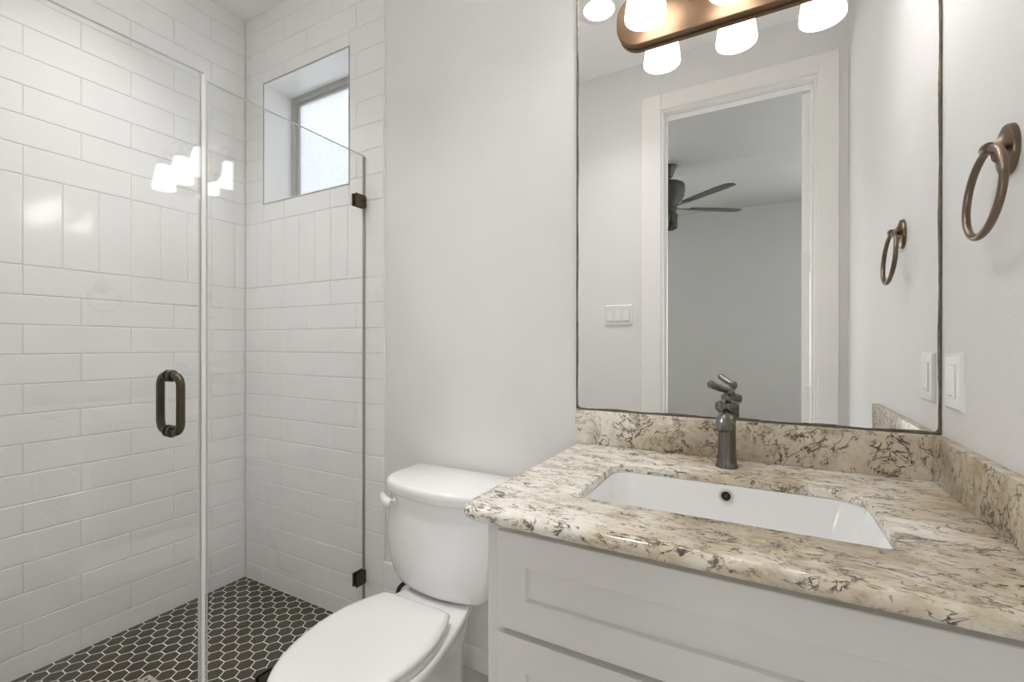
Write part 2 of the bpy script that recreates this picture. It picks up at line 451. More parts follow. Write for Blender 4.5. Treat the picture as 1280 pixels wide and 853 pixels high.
# grey finishing strip down the end of the tiling and round the window opening
bm = BM(); box(bm, (TX, -0.0085, 0.29), (TX + 0.0025, 0.0, H), 0.0005, 1)
struct(link('trim_1', bm, M['trim']), 'thin white edge where the tiling ends')

# hexagon mosaic shower floor
HS = 0.0544                      # flat to flat (y direction)
HR = HS / math.sqrt(3)           # corner radius
def clip_poly(poly, axis, val, keep_less):
    out = []
    for i in range(len(poly)):
        a, b = poly[i], poly[(i + 1) % len(poly)]
        ia = (a[axis] <= val) == keep_less; ib = (b[axis] <= val) == keep_less
        if ia: out.append(a)
        if ia != ib:
            t_ = (val - a[axis]) / (b[axis] - a[axis]); out.append(tuple(a[k] + (b[k] - a[k]) * t_ for k in (0, 1)))
    return out
shower_floor = bm = BM(); box(bm, (XL, YF0, -0.05), (GX - 0.02, 0, 0.0)); shower_floor = struct(link('floor_shower', bm, M['hexgrout']), 'shower floor of dark hexagon mosaic with cream grout')
bm = BM()
vx, vy = -2.219, -0.762          # a corner where a joint running across meets two others
x0h = vx - HR / 2 - 0.0          # column centre whose right-hand flat edge ends there
cols = int(0.9 / (1.5 * HR)) + 3
for ci in range(-2, cols):
    cx = vx - HR / 2 + (ci + 0) * 1.5 * HR
    offy = (HS / 2 if ci % 2 else 0.0)
    for ri in range(-14, 18):
        cy = vy + HS / 2 + offy + ri * HS
        poly = [(cx + (HR - 0.0021) * math.cos(math.radians(60 * k)), cy + (HR - 0.0021) * math.sin(math.radians(60 * k))) for k in range(6)]
        for ax, vv, less in ((0, XL + 0.009, False), (0, GX - 0.022, True), (1, YF0 + 0.009, False), (1, -0.009, True)):
            poly = clip_poly(poly, ax, vv, less)
            if len(poly) < 3: break
        if len(poly) < 3: continue
        # leave out the drain
        if cx > -1.87 and cx < -1.73 and cy < -0.56 and cy > -0.71:
            pass
        ctr = Vector((sum(p[0] for p in poly) / len(poly), sum(p[1] for p in poly) / len(poly)))
        rings = [[(x, y, 0.0) for x, y in poly], [(x, y, 0.0003) for x, y in poly],
                 [(ctr.x + (x - ctr.x) * 0.97, ctr.y + (y - ctr.y) * 0.97, 0.0006) for x, y in poly]]
        loft(bm, rings, cap0=False)
link('hexagon_tiles', bm, M['hex'], shower_floor)
bm = BM(); box(bm, (GX - 0.022, YF0, 0.0), (GX + 0.035, 0.0, 0.010), 0.003, 2)
struct(link('trim_2', bm, M['hexgrout']), 'low stone threshold under the shower glass')

# ------------------------------------------------------------------ bathroom window
win = struct(thing('window_1', 'small frosted window set deep in the tiled shower wall', 'window', (-1.804, 0.15, wz0)))
del win['category']
FD = 0.14
bm = BM()                          # glazed reveal
box(bm, (wx0 - 0.004, -0.0075, wz0), (wx0 + 0.006, FD, wz1)); box(bm, (wx1 - 0.006, -0.0075, wz0), (wx1 + 0.004, FD, wz1))
box(bm, (wx0 + 0.006, -0.0075, wz1 - 0.006), (wx1 - 0.006, FD, wz1 + 0.004)); box(bm, (wx0 + 0.006, -0.0075, wz0 - 0.004), (wx1 - 0.006, FD, wz0 + 0.006))
link('reveal', bm, M['tile'], win)
bm = BM(); e = 0.0022
for a, b in (((wx0 - e, wz0 - e), (wx0 + e, wz1 + e)), ((wx1 - e, wz0 - e), (wx1 + e, wz1 + e)), ((wx0 + e, wz1 - e), (wx1 - e, wz1 + e)), ((wx0 + e, wz0 - e), (wx1 - e, wz0 + e))):
    box(bm, (a[0], -0.0092, a[1]), (b[0], -0.0045, b[1]))
link('edge_strip', bm, M['edgegrey'], win)
bm = BM(); fwid = 0.040
o1 = rrect(wx0 + 0.006, wx1 - 0.006, wz0 + 0.006, wz1 - 0.006, 0.012, 5)
def frame_ring(bm, outer, inner, y0, y1):
    R = [[(x, y0, z) for x, z in outer], [(x, y0, z) for x, z in inner], [(x, y1, z) for x, z in inner], [(x, y1, z) for x, z in outer]]
    V = [[bm.verts.new(p) for p in r] for r in R]; V.append(V[0]); n = len(V[0])
    for a, b in zip(V[:-1], V[1:]):
        for i in range(n): bm.faces.new((a[i], a[(i + 1) % n], b[(i + 1) % n], b[i]))
frame_ring(bm, o1, rrect(wx0 + 0.028, wx1 - 0.028, wz0 + 0.028, wz1 - 0.028, 0.008, 5), FD - 0.005, 0.19)
frame_ring(bm, rrect(wx0 + 0.026, wx1 - 0.026, wz0 + 0.026, wz1 - 0.026, 0.006, 5), rrect(wx0 + fwid, wx1 - fwid, wz0 + fwid, wz1 - fwid, 0.003, 5), FD + 0.010, 0.18)
link('window_frame', bm, M['winframe'], win, smooth=30)
bm = BM(); box(bm, (wx0 + 0.034, 0.160, wz0 + 0.034), (wx1 - 0.034, 0.165, wz1 - 0.034)); link('pane', bm, M['frost'], win)

# ------------------------------------------------------------------ doorway: jamb, casing, open leaf
dx0, dx1, dz = DO
bm = BM()
box(bm, (dx0 - 0.018, YF1 - 0.002, 0), (dx0, YF0 + 0.002, dz)); box(bm, (dx1, YF1 - 0.002, 0), (dx1 + 0.018, YF0 + 0.002, dz))
box(bm, (dx0 - 0.018, YF1 - 0.002, dz), (dx1 + 0.018, YF0 + 0.002, dz + 0.018))
box(bm, (dx0, -1.368, 0), (dx0 + 0.011, -1.330, dz - 0.011), 0.002, 1); box(bm, (dx1 - 0.011, -1.368, 0), (dx1, -1.330, dz - 0.011), 0.002, 1)
box(bm, (dx0, -1.368, dz - 0.011), (dx1, -1.330, dz), 0.002, 1)
struct(link('trim_3', bm, M['trim']), 'white door jamb with its stop, seen in the mirror')
def casing(bm, ya, yb):
    s = 1 if yb > ya else -1
    cw0, cw1, ch = 0.116, 0.094, 0.098
    L, R_, T = dx0 - cw0, dx1 + cw1, dz + ch
    g = 0.011
    for y0, y1, shrink in ((ya, yb, 0.0),):
        lo, hi = min(y0, y1), max(y0, y1)
        box(bm, (L + shrink, lo, 0), (dx0 - g - shrink, hi, T - shrink), 0.002, 1)
        box(bm, (dx1 + g + shrink, lo, 0), (R_ - shrink, hi, T - shrink), 0.002, 1)
        box(bm, (dx0 - g - shrink, lo, dz + g + shrink), (dx1 + g + shrink, hi, T - shrink), 0.002, 1)
bm = BM(); casing(bm, YF0, YF0 + 0.017); struct(link('trim_4', bm, M['trim']), 'wide white door casing seen in the mirror')
bm = BM(); casing(bm, YF1, YF1 - 0.017); struct(link('trim_5', bm, M['trim']), 'white door casing on the bedroom side')
door = struct(thing('door_1', 'white panel door standing open into the bedroom, edge-on in the mirror', 'door', (dx1 - 0.010, YF1 - 0.004, 0.012)))
del door['category']
bm = BM()
LW, LT, LH = 0.690, 0.036, 2.414
def P(u, w, z):                     # u along the leaf, w through its thickness
    th = math.radians(11.5); sn, cs = math.sin(th), math.cos(th)
    return (door.location.x + u * sn + (w - LT) * cs, door.location.y - u * cs + (w - LT) * sn, 0.012 + z)
def pbox(bm, u0, w0, z0, u1, w1, z1, bev=0.0):
    vs = [bm.verts.new(P(u, w, z)) for z in (z0, z1) for w in (w0, w1) for u in (u0, u1)]
    fs = [bm.faces.new([vs[i] for i in q]) for q in ((0, 2, 3, 1), (4, 5, 7, 6), (0, 1, 5, 4), (2, 6, 7, 3), (0, 4, 6, 2), (1, 3, 7, 5))]
    if bev: bmesh.ops.bevel(bm, geom=list({e for f in fs for e in f.edges}), offset=bev, segments=1, affect='EDGES')
pbox(bm, 0.10, 0.004, 0.05, LW - 0.10, LT - 0.004, LH - 0.05)
for u0, u1, z0, z1 in ((0, 0.11, 0, LH), (LW - 0.11, LW, 0, LH), (0.11, LW - 0.11, 0, 0.22), (0.11, LW - 0.11, 0.95, 1.10), (0.11, LW - 0.11, LH - 0.12, LH)):
    pbox(bm, u0, 0, z0, u1, LT, z1)
link('leaf', bm, M['trim'], door)
for hz in (0.22, 0.84, 1.52, 2.20):
    bm = BM()
    box(bm, (door.location.x - LT, door.location.y - 0.001, hz), (door.location.x - 0.004, door.location.y + 0.0025, hz + 0.10), 0.001, 1)
    lathe(bm, [(0.0055, 0), (0.0055, 0.1)], (door.location.x + 0.001, door.location.y - 0.003, hz), seg=14)
    box(bm, (dx1 - 0.002, door.location.y + 0.003, hz), (dx1 + 0.0005, door.location.y + 0.036, hz + 0.10))
    for q in (0.018, 0.05, 0.082):
        lathe(bm, [(0.004, 0), (0.003, 0.0012)], (door.location.x - 0.018, door.location.y + 0.0036, hz + q), axis='Y', seg=10)
    link('hinge', bm, M['trim'], door, smooth=40)
bm = BM()
kx, ky, kz = P(LW - 0.06, 0, 0.95)
lathe(bm, [(0.031, 0), (0.031, 0.006), (0.012, 0.010), (0.012, 0.03), (0.024, 0.038), (0.028, 0.052), (0.022, 0.064), (0.0, 0.067)], mat=Matrix.Translation((kx, ky, kz)) @ Matrix.Rotation(-math.pi / 2, 4, 'Y'), seg=24)
link('knob', bm, M['nickel'], door, smooth=40)

# baseboards
bm = BM(); box(bm, (-1.02, -0.013, 0), (-0.470, 0, 0.085), 0.003, 2); struct(link('baseboard_back', bm, M['trim']), 'white baseboard behind the toilet')
bm = BM(); box(bm, (BX0, BY, 0), (BX1, BY + 0.014, 0.11), 0.003, 2); struct(link('baseboard_bedroom', bm, M['trim']), 'white baseboard in the bedroom')
bm = BM(); box(bm, (GX + 0.06, YF0, 0), (dx0 - 0.122, YF0 + 0.013, 0.085), 0.003, 2); struct(link('baseboard_front', bm, M['trim']), 'white baseboard beside the doorway')

# ------------------------------------------------------------------ shower glass
GT = 0.0095
def pane(bm, y0, y1, z0, z1):
    vs = [bm.verts.new((x, y, z)) for z in (z0, z1) for y in (y0, y1) for x in (GX - GT / 2, GX + GT / 2)]
    for q, mi in (((0, 2, 3, 1), 1), ((4, 5, 7, 6), 1), ((0, 1, 5, 4), 1), ((2, 6, 7, 3), 1), ((0, 4, 6, 2), 0), ((1, 3, 7, 5), 0)):
        bm.faces.new([vs[i] for i in q]).material_index = mi
PANEL_TOP, DOOR_TOP = 1.916, 1.926
SPLIT = -0.616
panel = thing('shower_glass_panel', 'fixed clear glass shower panel held to the tiled wall by square bronze clamps', 'shower panel', (GX, -0.31, 0.010))
bm = BM(); pane(bm, SPLIT + 0.004, -0.010, 0.014, PANEL_TOP); link('glass_pane', bm, [M['glass'], M['glassedge']], panel)
def clamp(name, y0, y1, z0, z1):
    bm = BM()
    box(bm, (GX + GT / 2, y0, z0), (GX + GT / 2 + 0.009, y1, z1), 0.0018, 2)
    box(bm, (GX - GT / 2 - 0.009, y0, z0), (GX - GT / 2, y1, z1), 0.0018, 2)
    if y1 > -0.02: box(bm, (GX - 0.012, y1 - 0.004, z0 + 0.004), (GX + 0.012, -0.0085, z1 - 0.004))
    else: box(bm, (GX - 0.012, y0 + 0.004, 0.010), (GX + 0.012, y1 - 0.004, z0 + 0.004))
    o = link(name, bm, M['bronze'], panel, smooth=30); o['label'] = 'dark bronze glass clamp'
clamp('clamp', -0.062, -0.012, 1.702, 1.752)
clamp('clamp', -0.058, -0.010, 0.176, 0.230)
clamp('clamp', -0.460, -0.405, 0.016, 0.072)
bm = BM(); box(bm, (GX - 0.006, -0.0115, 0.02), (GX + 0.006, -0.0085, PANEL_TOP - 0.004)); link('seal_strip', bm, M['edgegrey'], panel)

sdoor = thing('shower_glass_door', 'clear glass shower door with a looped bronze pull handle', 'shower door', (GX, YF0 + 0.022, 0.010))
bm = BM(); pane(bm, YF0 + 0.022, SPLIT - 0.014, 0.018, DOOR_TOP); link('glass_pane', bm, [M['glass'], M['glassedge']], sdoor)
bm = BM()                            # vertical vinyl strip on the closing edge
box(bm, (GX - 0.0070, SPLIT - 0.024, 0.018), (GX - 0.0050, SPLIT - 0.005, DOOR_TOP - 0.004), 0.0006, 1)
box(bm, (GX - 0.0050, SPLIT - 0.0135, 0.018), (GX + 0.0060, SPLIT - 0.0115, DOOR_TOP - 0.004), 0.0006, 1)
box(bm, (GX + 0.0050, SPLIT - 0.021, 0.018), (GX + 0.0068, SPLIT - 0.0115, DOOR_TOP - 0.004), 0.0006, 1)
link('seal_strip', bm, M['seal'], sdoor)
hd = bpy.data.objects.new('handle', None); C.objects.link(hd); hd.parent = sdoor; hd.location = (0, -0.706 - YF0 - 0.022, 0.9855 - 0.010); hd['label'] = 'dark bronze double-sided pull handle'
HZ0, HZ1, HY = 0.910, 1.061, -0.712
for s in (1, -1):
    d = 0.051; pts = []
    xs = GX + s * (GT / 2 + 0.004)
    pts += [(xs, HY, HZ0)]
    r_ = 0.028; xo = GX + s * (GT / 2 + d)
    for k in range(9):
        a = math.pi / 2 * k / 8
        pts.append((xo - s * r_ + s * r_ * math.sin(a), HY, HZ0 + r_ - r_ * math.cos(a)))
    for k in range(9):
        a = math.pi / 2 * k / 8
        pts.append((xo - s * r_ + s * r_ * math.cos(a), HY, HZ1 - r_ + r_ * math.sin(a)))
    pts += [(xs, HY, HZ1)]
    bm = BM(); tube(bm, pts, 0.0104, 18)
    link('grip', bm, M['bronze'], hd, smooth=50)
    for z in (HZ0, HZ1):
        bm = BM()
        lathe(bm, [(0.0155, 0), (0.0165, 0.002), (0.0165, 0.006), (0.0135, 0.0085), (0.0105, 0.009)], mat=Matrix.Translation((GX + s * GT / 2, HY, z)) @ Matrix.Rotation(s * math.pi / 2, 4, 'Y'), seg=26)
        link('collar', bm, M['bronze'], hd, smooth=40)
for z in (0.25, 1.62):
    bm = BM(); box(bm, (GX + GT / 2, YF0 + 0.02, z), (GX + GT / 2 + 0.01, YF0 + 0.075, z + 0.09), 0.002, 2)
    box(bm, (GX - GT / 2 - 0.01, YF0 + 0.02, z), (GX - GT / 2, YF0 + 0.075, z + 0.09), 0.002, 2)
    box(bm, (GX - 0.018, YF0 + 0.009, z + 0.01), (GX + 0.018, YF0 + 0.022, z + 0.08), 0.002, 2)
    link('hinge', bm, M['bronze'], sdoor, smooth=30)

sdoor.rotation_euler = (0, 0, -0.024)     # not quite shut

# shower drain
dr = thing('shower_drain', 'square pale metal drain cover in the dark hexagon shower floor', 'drain', (-1.80, -0.63, 0.0))
bm = BM(); box(bm, (-1.857, -0.690, 0.0), (-1.739, -0.573, 0.0055), 0.0015, 2); link('frame', bm, M['drainmetal'], dr)
bm = BM()
for i in range(5):
    for j in range(5):
        lathe(bm, [(0.006, 0.0055), (0.006, 0.0062)], (-1.838 + i * 0.020, -0.671 + j * 0.020, 0), seg=12)
link('grate_holes', bm, M['slot'], dr)

# ------------------------------------------------------------------ vanity cabinet
CX0, CX1 = -0.469, XR - 0.002
FY, DY = -0.597, -0.616
van = thing('vanity_cabinet', 'pale grey shaker vanity cabinet under the granite countertop', 'cabinet', (-0.06, -0.30, 0.0))
bm = BM()
box(bm, (CX0, FY + 0.021, 0.0), (CX0 + 0.018, -0.016, 0.8125)); box(bm, (CX1 - 0.018, FY + 0.021, 0.0), (CX1, -0.016, 0.8125))
box(bm, (CX0 + 0.018, FY + 0.021, 0.09), (CX1 - 0.018, -0.022, 0.108)); box(bm, (CX0 + 0.018, -0.022, 0.09), (CX1 - 0.018, -0.016, 0.65)); box(bm, (CX0 + 0.018, FY + 0.075, 0.0), (CX1 - 0.018, FY + 0.093, 0.09))
link('body', bm, M['cabinet'], van)
bm = BM()
DX0, DX1 = -0.438, 0.298
box(bm, (CX0, FY, 0.09), (DX0 + 0.016, FY + 0.021, 0.8125), 0.0012, 1); box(bm, (DX1 - 0.016, FY, 0.09), (CX1, FY + 0.021, 0.8125), 0.0012, 1)
box(bm, (DX0 + 0.016, FY + 0.0002, 0.786), (DX1 - 0.016, FY + 0.021, 0.8125)); box(bm, (DX0 + 0.016, FY + 0.0002, 0.09), (DX1 - 0.016, FY + 0.021, 0.125))
for z in (0.594, 0.337):
    box(bm, (DX0 + 0.016, FY + 0.0002, z), (DX1 - 0.016, FY + 0.021, z + 0.034))
link('face_frame', bm, M['cabinet'], van)
def shaker(name, z0, z1):
    w, dp = 0.060, 0.0105
    bm = BM()
    outer = [(DX0, z0), (DX1, z0), (DX1, z1), (DX0, z1)]
    def inset(o, i): return [(o[0][0] + i, o[0][1] + i), (o[1][0] - i, o[1][1] + i), (o[2][0] - i, o[2][1] - i), (o[3][0] + i, o[3][1] - i)]
    rings = [[(x, FY + 0.001, z) for x, z in outer], [(x, DY + 0.0015, z) for x, z in outer], [(x, DY, z) for x, z in inset(outer, 0.0015)],
             [(x, DY, z) for x, z in inset(outer, w - 0.001)], [(x, DY + 0.001, z) for x, z in inset(outer, w)],
             [(x, DY + dp, z) for x, z in inset(outer, w + 0.001)]]
    loft(bm, rings)
    link(name, bm, M['cabinet'], van)
shaker('drawer', 0.617, 0.797); shaker('drawer', 0.360, 0.605); shaker('drawer', 0.103, 0.348)

# ------------------------------------------------------------------ granite countertop with sink cut-out
CT, CB = 0.843, 0.8135
KX0, KX1, KY0, KY1 = -0.510, XR, -0.648, 0.0
SX0, SX1, SY0, SY1 = -0.328, 0.182, -0.492, -0.203
HB = 0.8255                      # underside of the slab; its front edge is built up to CB
outer = rrect(KX0, KX1, KY0, KY1, (0.0008, 0.0008, 0.038, 0.0008), 8)
hole = rrect(SX0, SX1, SY0, SY1, (0.055, 0.045, 0.025, 0.025), 8)
def shrink(o, d):
    """pull an outline in by d on the front (y0) and left (x0) sides only"""
    fx = (KX1 - (KX0 + d)) / (KX1 - KX0); fy = (KY1 - (KY0 + d)) / (KY1 - KY0)
    return [(KX1 - (KX1 - x) * fx, KY1 - (KY1 - y) * fy) for x, y in o]
bm = BM()
prof = []
hh = (CT - CB) / 2
for k in range(11):
    a = math.radians(-90 + 180 * k / 10)
    prof.append((0.017 * (1 - math.cos(a)), CB + hh + hh * math.sin(a)))
rings = [at_z(shrink(outer, 0.062), HB), at_z(shrink(outer, 0.060), CB)] + [at_z(shrink(outer, d), z) for d, z in prof]
R = [[bm.verts.new(p) for p in r] for r in rings]
n = len(outer)
for a, b in zip(R[:-1], R[1:]):
    for i in range(n): bm.faces.new((a[i], a[(i + 1) % n], b[(i + 1) % n], b[i]))
def shift_hole(d): return [((x - (SX0 + SX1) / 2) * (1 - 2 * d / (SX1 - SX0)) + (SX0 + SX1) / 2, (y - (SY0 + SY1) / 2) * (1 - 2 * d / (SY1 - SY0)) + (SY0 + SY1) / 2) for x, y in hole]
hr = [at_z(shift_hole(-0.004), CT), at_z(shift_hole(-0.0012), CT - 0.0012), at_z(hole, CT - 0.004), at_z(hole, HB)]
Hh = [[bm.verts.new(p) for p in r] for r in hr]
m_ = len(hole)
for a, b in zip(Hh[:-1], Hh[1:]):
    for i in range(m_): bm.faces.new((a[i], a[(i + 1) % m_], b[(i + 1) % m_], b[i]))
def ring_edges(vs):
    out = []
    for i in range(len(vs)):
        e_ = bm.edges.get((vs[i], vs[(i + 1) % len(vs)])); out.append(e_)
    return out
bmesh.ops.triangle_fill(bm, use_beauty=True, use_dissolve=False, edges=ring_edges(R[-1]) + ring_edges(Hh[0]))
bmesh.ops.triangle_fill(bm, use_beauty=True, use_dissolve=False, edges=ring_edges(R[0]) + ring_edges(Hh[-1]))
tag(link('countertop', bm, M['granite'], smooth=35), 'cream and brown granite countertop with rounded front edge and sink cut-out', 'countertop')
SPT = 0.945
bm = BM(); box(bm, (KX0 + 0.002, -0.020, CT), (XR, 0.0, SPT), 0.0025, 2)
tag(link('backsplash', bm, M['granite_splash'], smooth=30), 'long granite backsplash strip under the mirror', 'backsplash', 'granite backsplash strips')
bm = BM(); box(bm, (XR - 0.020, -0.628, CT), (XR, -0.0205, SPT + 0.001), 0.0025, 2)
tag(link('backsplash', bm, M['granite_splash'], smooth=30), 'granite side splash along the right wall under the switch plate', 'backsplash', 'granite backsplash strips')

# sink
sk = thing('sink', 'white rectangular undermount sink in the granite countertop', 'sink', (-0.066, -0.364, 0.66))
bm = BM()
def so(d, r): return rrect(SX0 + d, SX1 - d, SY0 + d * 0.8, SY1 - d * 0.8, r, 8)
rings = [at_z(so(-0.016, 0.05), 0.690), at_z(so(-0.018, 0.052), HB - 0.001), at_z(so(0.001, 0.044), HB - 0.001), at_z(so(0.003, 0.044), HB - 0.006), at_z(so(0.010, 0.05), 0.79), at_z(so(0.028, 0.048), 0.72),
         at_z(so(0.050, 0.045), 0.690), at_z(so(0.085, 0.03), 0.678), at_z(so(0.115, 0.01), 0.676)]
loft(bm, rings, cap0=False, cap1=True)
link('basin', bm, M['porcelain'], sk, smooth=50)
bm = BM()
oc = Matrix.Translation((-0.0715, SY1 - 0.0068, 0.8015)) @ Matrix.Rotation(math.radians(90 - 10), 4, 'X') @ Matrix.Scale(1.22, 4)
lathe(bm, [(0.0125, -0.004), (0.0125, 0.0025), (0.0105, 0.0035), (0.0085, 0.0028), (0.0080, 0.0005)], mat=oc, seg=28, cap1=False); link('overflow_ring', bm, M['drainmetal'], sk, smooth=40)
bm = BM(); lathe(bm, [(0.0082, -0.002), (0.0082, 0.0008)], mat=oc, seg=20)
lathe(bm, [(0.0022, 0.0008), (0.0018, 0.0014)], mat=oc, seg=12, mi=1); link('overflow_hole', bm, [M['rubber'], M['pewter']], sk)
bm = BM(); lathe(bm, [(0.030, 0.0), (0.031, 0.003), (0.026, 0.0045), (0.020, 0.003), (0.016, 0.006), (0.0, 0.008)], (-0.066, -0.364, 0.676), seg=28); link('drain_plug', bm, M['pewter'], sk, smooth=40)

# faucet
FXc, FYc = -0.076, -0.104
fc = thing('faucet', 'dark pewter single-lever faucet standing behind the sink', 'faucet', (FXc, FYc, CT))
bm = BM(); lathe(bm, [(0.0265, 0), (0.0268, 0.003), (0.0245, 0.007), (0.0225, 0.016), (0.0205, 0.04), (0.0198, 0.09), (0.0200, 0.125), (0.0212, 0.139)], (FXc, FYc, CT), seg=36); link('body', bm, M['pewter'], fc, smooth=40)
bm = BM()
sp = bez((FXc, FYc, CT + 0.098), (FXc - 0.001, FYc - 0.030, CT + 0.135), (FXc - 0.004, FYc - 0.072, CT + 0.138), (FXc - 0.005, FYc - 0.082, CT + 0.102), 16)
rad = [0.0185, 0.0185, 0.0185, 0.0184, 0.0182, 0.018, 0.0177, 0.0174, 0.017, 0.0167, 0.0164, 0.0162, 0.016, 0.0158, 0.0157, 0.0156, 0.0158]
tube(bm, sp, rad, 24); link('spout', bm, M['pewter'], fc, smooth=50)
bm = BM(); lathe(bm, [(0.0205, 0.136), (0.0265, 0.141), (0.0280, 0.146), (0.0280, 0.157), (0.0262, 0.1605), (0.020, 0.1625), (0.0115, 0.1645), (0.0088, 0.168), (0.0080, 0.176), (0.0085, 0.182)], (FXc, FYc, CT), seg=36); link('collar', bm, M['pewter'], fc, smooth=40)
bm = BM()
lathe(bm, [(0.001, -0.0125), (0.006, -0.0115), (0.0105, -0.007), (0.0122, 0), (0.0105, 0.007), (0.006, 0.0115), (0.001, 0.0125)], (FXc + 0.004, FYc, CT + 0.188), seg=24)
lv = [(FXc + 0.004, FYc, CT + 0.188), (FXc - 0.006, FYc - 0.014, CT + 0.193), (FXc - 0.016, FYc - 0.027, CT + 0.198), (FXc - 0.025, FYc - 0.040, CT + 0.203), (FXc - 0.030, FYc - 0.048, CT + 0.206), (FXc - 0.034, FYc - 0.053, CT + 0.2085), (FXc - 0.0365, FYc - 0.0565, CT + 0.2095)]
tube(bm, lv, [0.0060, 0.0076, 0.0092, 0.0085, 0.0098, 0.0090, 0.0050], 16); link('lever', bm, M['pewter'], fc, smooth=50)

# ------------------------------------------------------------------ mirror
MX0, MX1, MZ0, MZ1 = -0.5105, 0.3515, 0.9465, 2.36
mr = thing('wall_mirror', 'large frameless wall mirror with tarnished dark edges above the granite', 'mirror', ((MX0 + MX1) / 2, -0.003, MZ0))
bm = BM(); box(bm, (MX0, -0.0056, MZ0), (MX1, -0.0005, MZ1)); link('backing', bm, M['mirroredge'], mr)
bm = BM(); box(bm, (MX0 + 0.0022, -0.0059, MZ0 + 0.0018), (MX1 - 0.0028, -0.0056, MZ1 - 0.002)); link('edge_band', bm, M['edgeband'], mr)
bm = BM(); ew = 0.0068
gx = rrect(MX0 + ew + 0.0005, MX1 - ew, MZ0 + 0.0052, MZ1 - ew, 0.009, 5)
# silvering ends in a ragged line near the lower edge
gx2 = []
for i in range(len(gx)):
    a, b = gx[i], gx[(i + 1) % len(gx)]
    L_ = math.hypot(b[0] - a[0], b[1] - a[1]); k = max(1, int(L_ / 0.012))
    for q in range(k):
        f = q / k; x = a[0] + (b[0] - a[0]) * f; z = a[1] + (b[1] - a[1]) * f
        if L_ > 0.1:
            s = 0.0016 * math.sin(x * 37 + z * 23) + random.uniform(-0.0006, 0.0006)
            if abs(a[1] - b[1]) < 1e-6: z += s * (1 if z < 1.5 else -1)
            else: x += s * (1 if x < 0 else -1) * 0.5
        gx2.append((x, z))
lo_, hi_ = [bm.verts.new((x, -0.00605, z)) for x, z in gx2], None
bm.faces.new(lo_)
link('mirror_glass', bm, M['mirror'], mr)

# ------------------------------------------------------------------ vanity light
vl = thing('vanity_light', 'bronze bar light with three glowing frosted glass shades above the mirror', 'light fixture', (-0.072, -0.007, 2.09))
PX0, PX1, PZ0, PZ1 = -0.378, 0.234, 2.012, 2.165
bm = BM()
def pl(i): return rrect(PX0 + i, PX1 - i, PZ0 + i, PZ1 - i, 0.066 - i * 0.5, 10)
loft(bm, [[(x, y, z) for x, z in pl(i)] for i, y in ((0.004, -0.0065), (0.004, -0.0115), (0.0, -0.0130), (0.0, -0.0255), (0.0015, -0.0280), (0.004, -0.0290))])
link('back_plate', bm, M['platebronze'], vl, smooth=30)
bm = BM(); lathe(bm, [(0.007, 0), (0.007, 0.004), (0.004, 0.006), (0.0055, 0.010), (0.003, 0.016), (0.0, 0.017)], (-0.175, -0.029, 2.094), axis='Y', seg=16); link('finial', bm, M['platebronze'], vl, smooth=40)
SHX = (-0.273, -0.066, 0.140); SHY = -0.120; SB = 2.017
for x in SHX:
    bm = BM()
    arm = bez((x, -0.028, 2.115), (x, -0.060, 2.120), (x, -0.070, 2.225), (x, -0.100, 2.230), 10) + bez((x, -0.100, 2.230), (x, SHY - 0.004, 2.231), (x, SHY, 2.215), (x, SHY, 2.180), 8)[1:]
    tube(bm, arm, 0.0075, 14)
    lathe(bm, [(0.026, 0), (0.026, 0.004), (0.014, 0.010)], (x, -0.029, 2.115), axis='Y', seg=24)
    link('arm', bm, M['platebronze'], vl, smooth=50)
    bm = BM(); lathe(bm, [(0.031, SB + 0.131), (0.034, SB + 0.136), (0.030, SB + 0.150), (0.016, SB + 0.158), (0.011, SB + 0.170)], (x, SHY, 0), seg=28); link('socket_cup', bm, M['platebronze'], vl, smooth=40)
    bm = BM()
    prof = [(0.0300, SB + 0.133), (0.0340, SB + 0.125), (0.0390, SB + 0.108), (0.0440, SB + 0.080), (0.0485, SB + 0.050), (0.0525, SB + 0.020), (0.0540, SB + 0.006), (0.0534, SB), (0.0518, SB + 0.001), (0.0505, SB + 0.020), (0.0465, SB + 0.050), (0.0420, SB + 0.080), (0.0365, SB + 0.108), (0.031, SB + 0.122)]
    lathe(bm, prof, (x, SHY, 0), seg=40, cap0=False, cap1=False)
    link('lamp_shade', bm, M['shade'], vl, smooth=60)

# recessed downlight, plus an unseen one added to brighten the shower
for LK, (LX, LY), lab in ((0, CANS[1], 'round recessed ceiling downlight glowing, reflected at the mirror top'), (1, CANS[0], 'unseen round downlight added over the shower to brighten it')):
    dl = thing('recessed_light', lab, 'ceiling light', (LX, LY, H), 'recessed ceiling lights')
    bm = BM(); lathe(bm, [(0.071, 0.125), (0.071, 0.0), (0.104, 0.0), (0.104, -0.004), (0.096, -0.007), (0.072, -0.006), (0.068, -0.001), (0.066, 0.112)], (LX, LY, H), seg=44, cap0=True, cap1=False); link('trim_ring', bm, M['trim'], dl, smooth=40)
    bm = BM(); lathe(bm, [(0.0, 0.108), (0.0655, 0.108)], (LX, LY, H), seg=32, cap0=False, cap1=False)
    link('lens', bm, M['lens%d' % LK], dl)

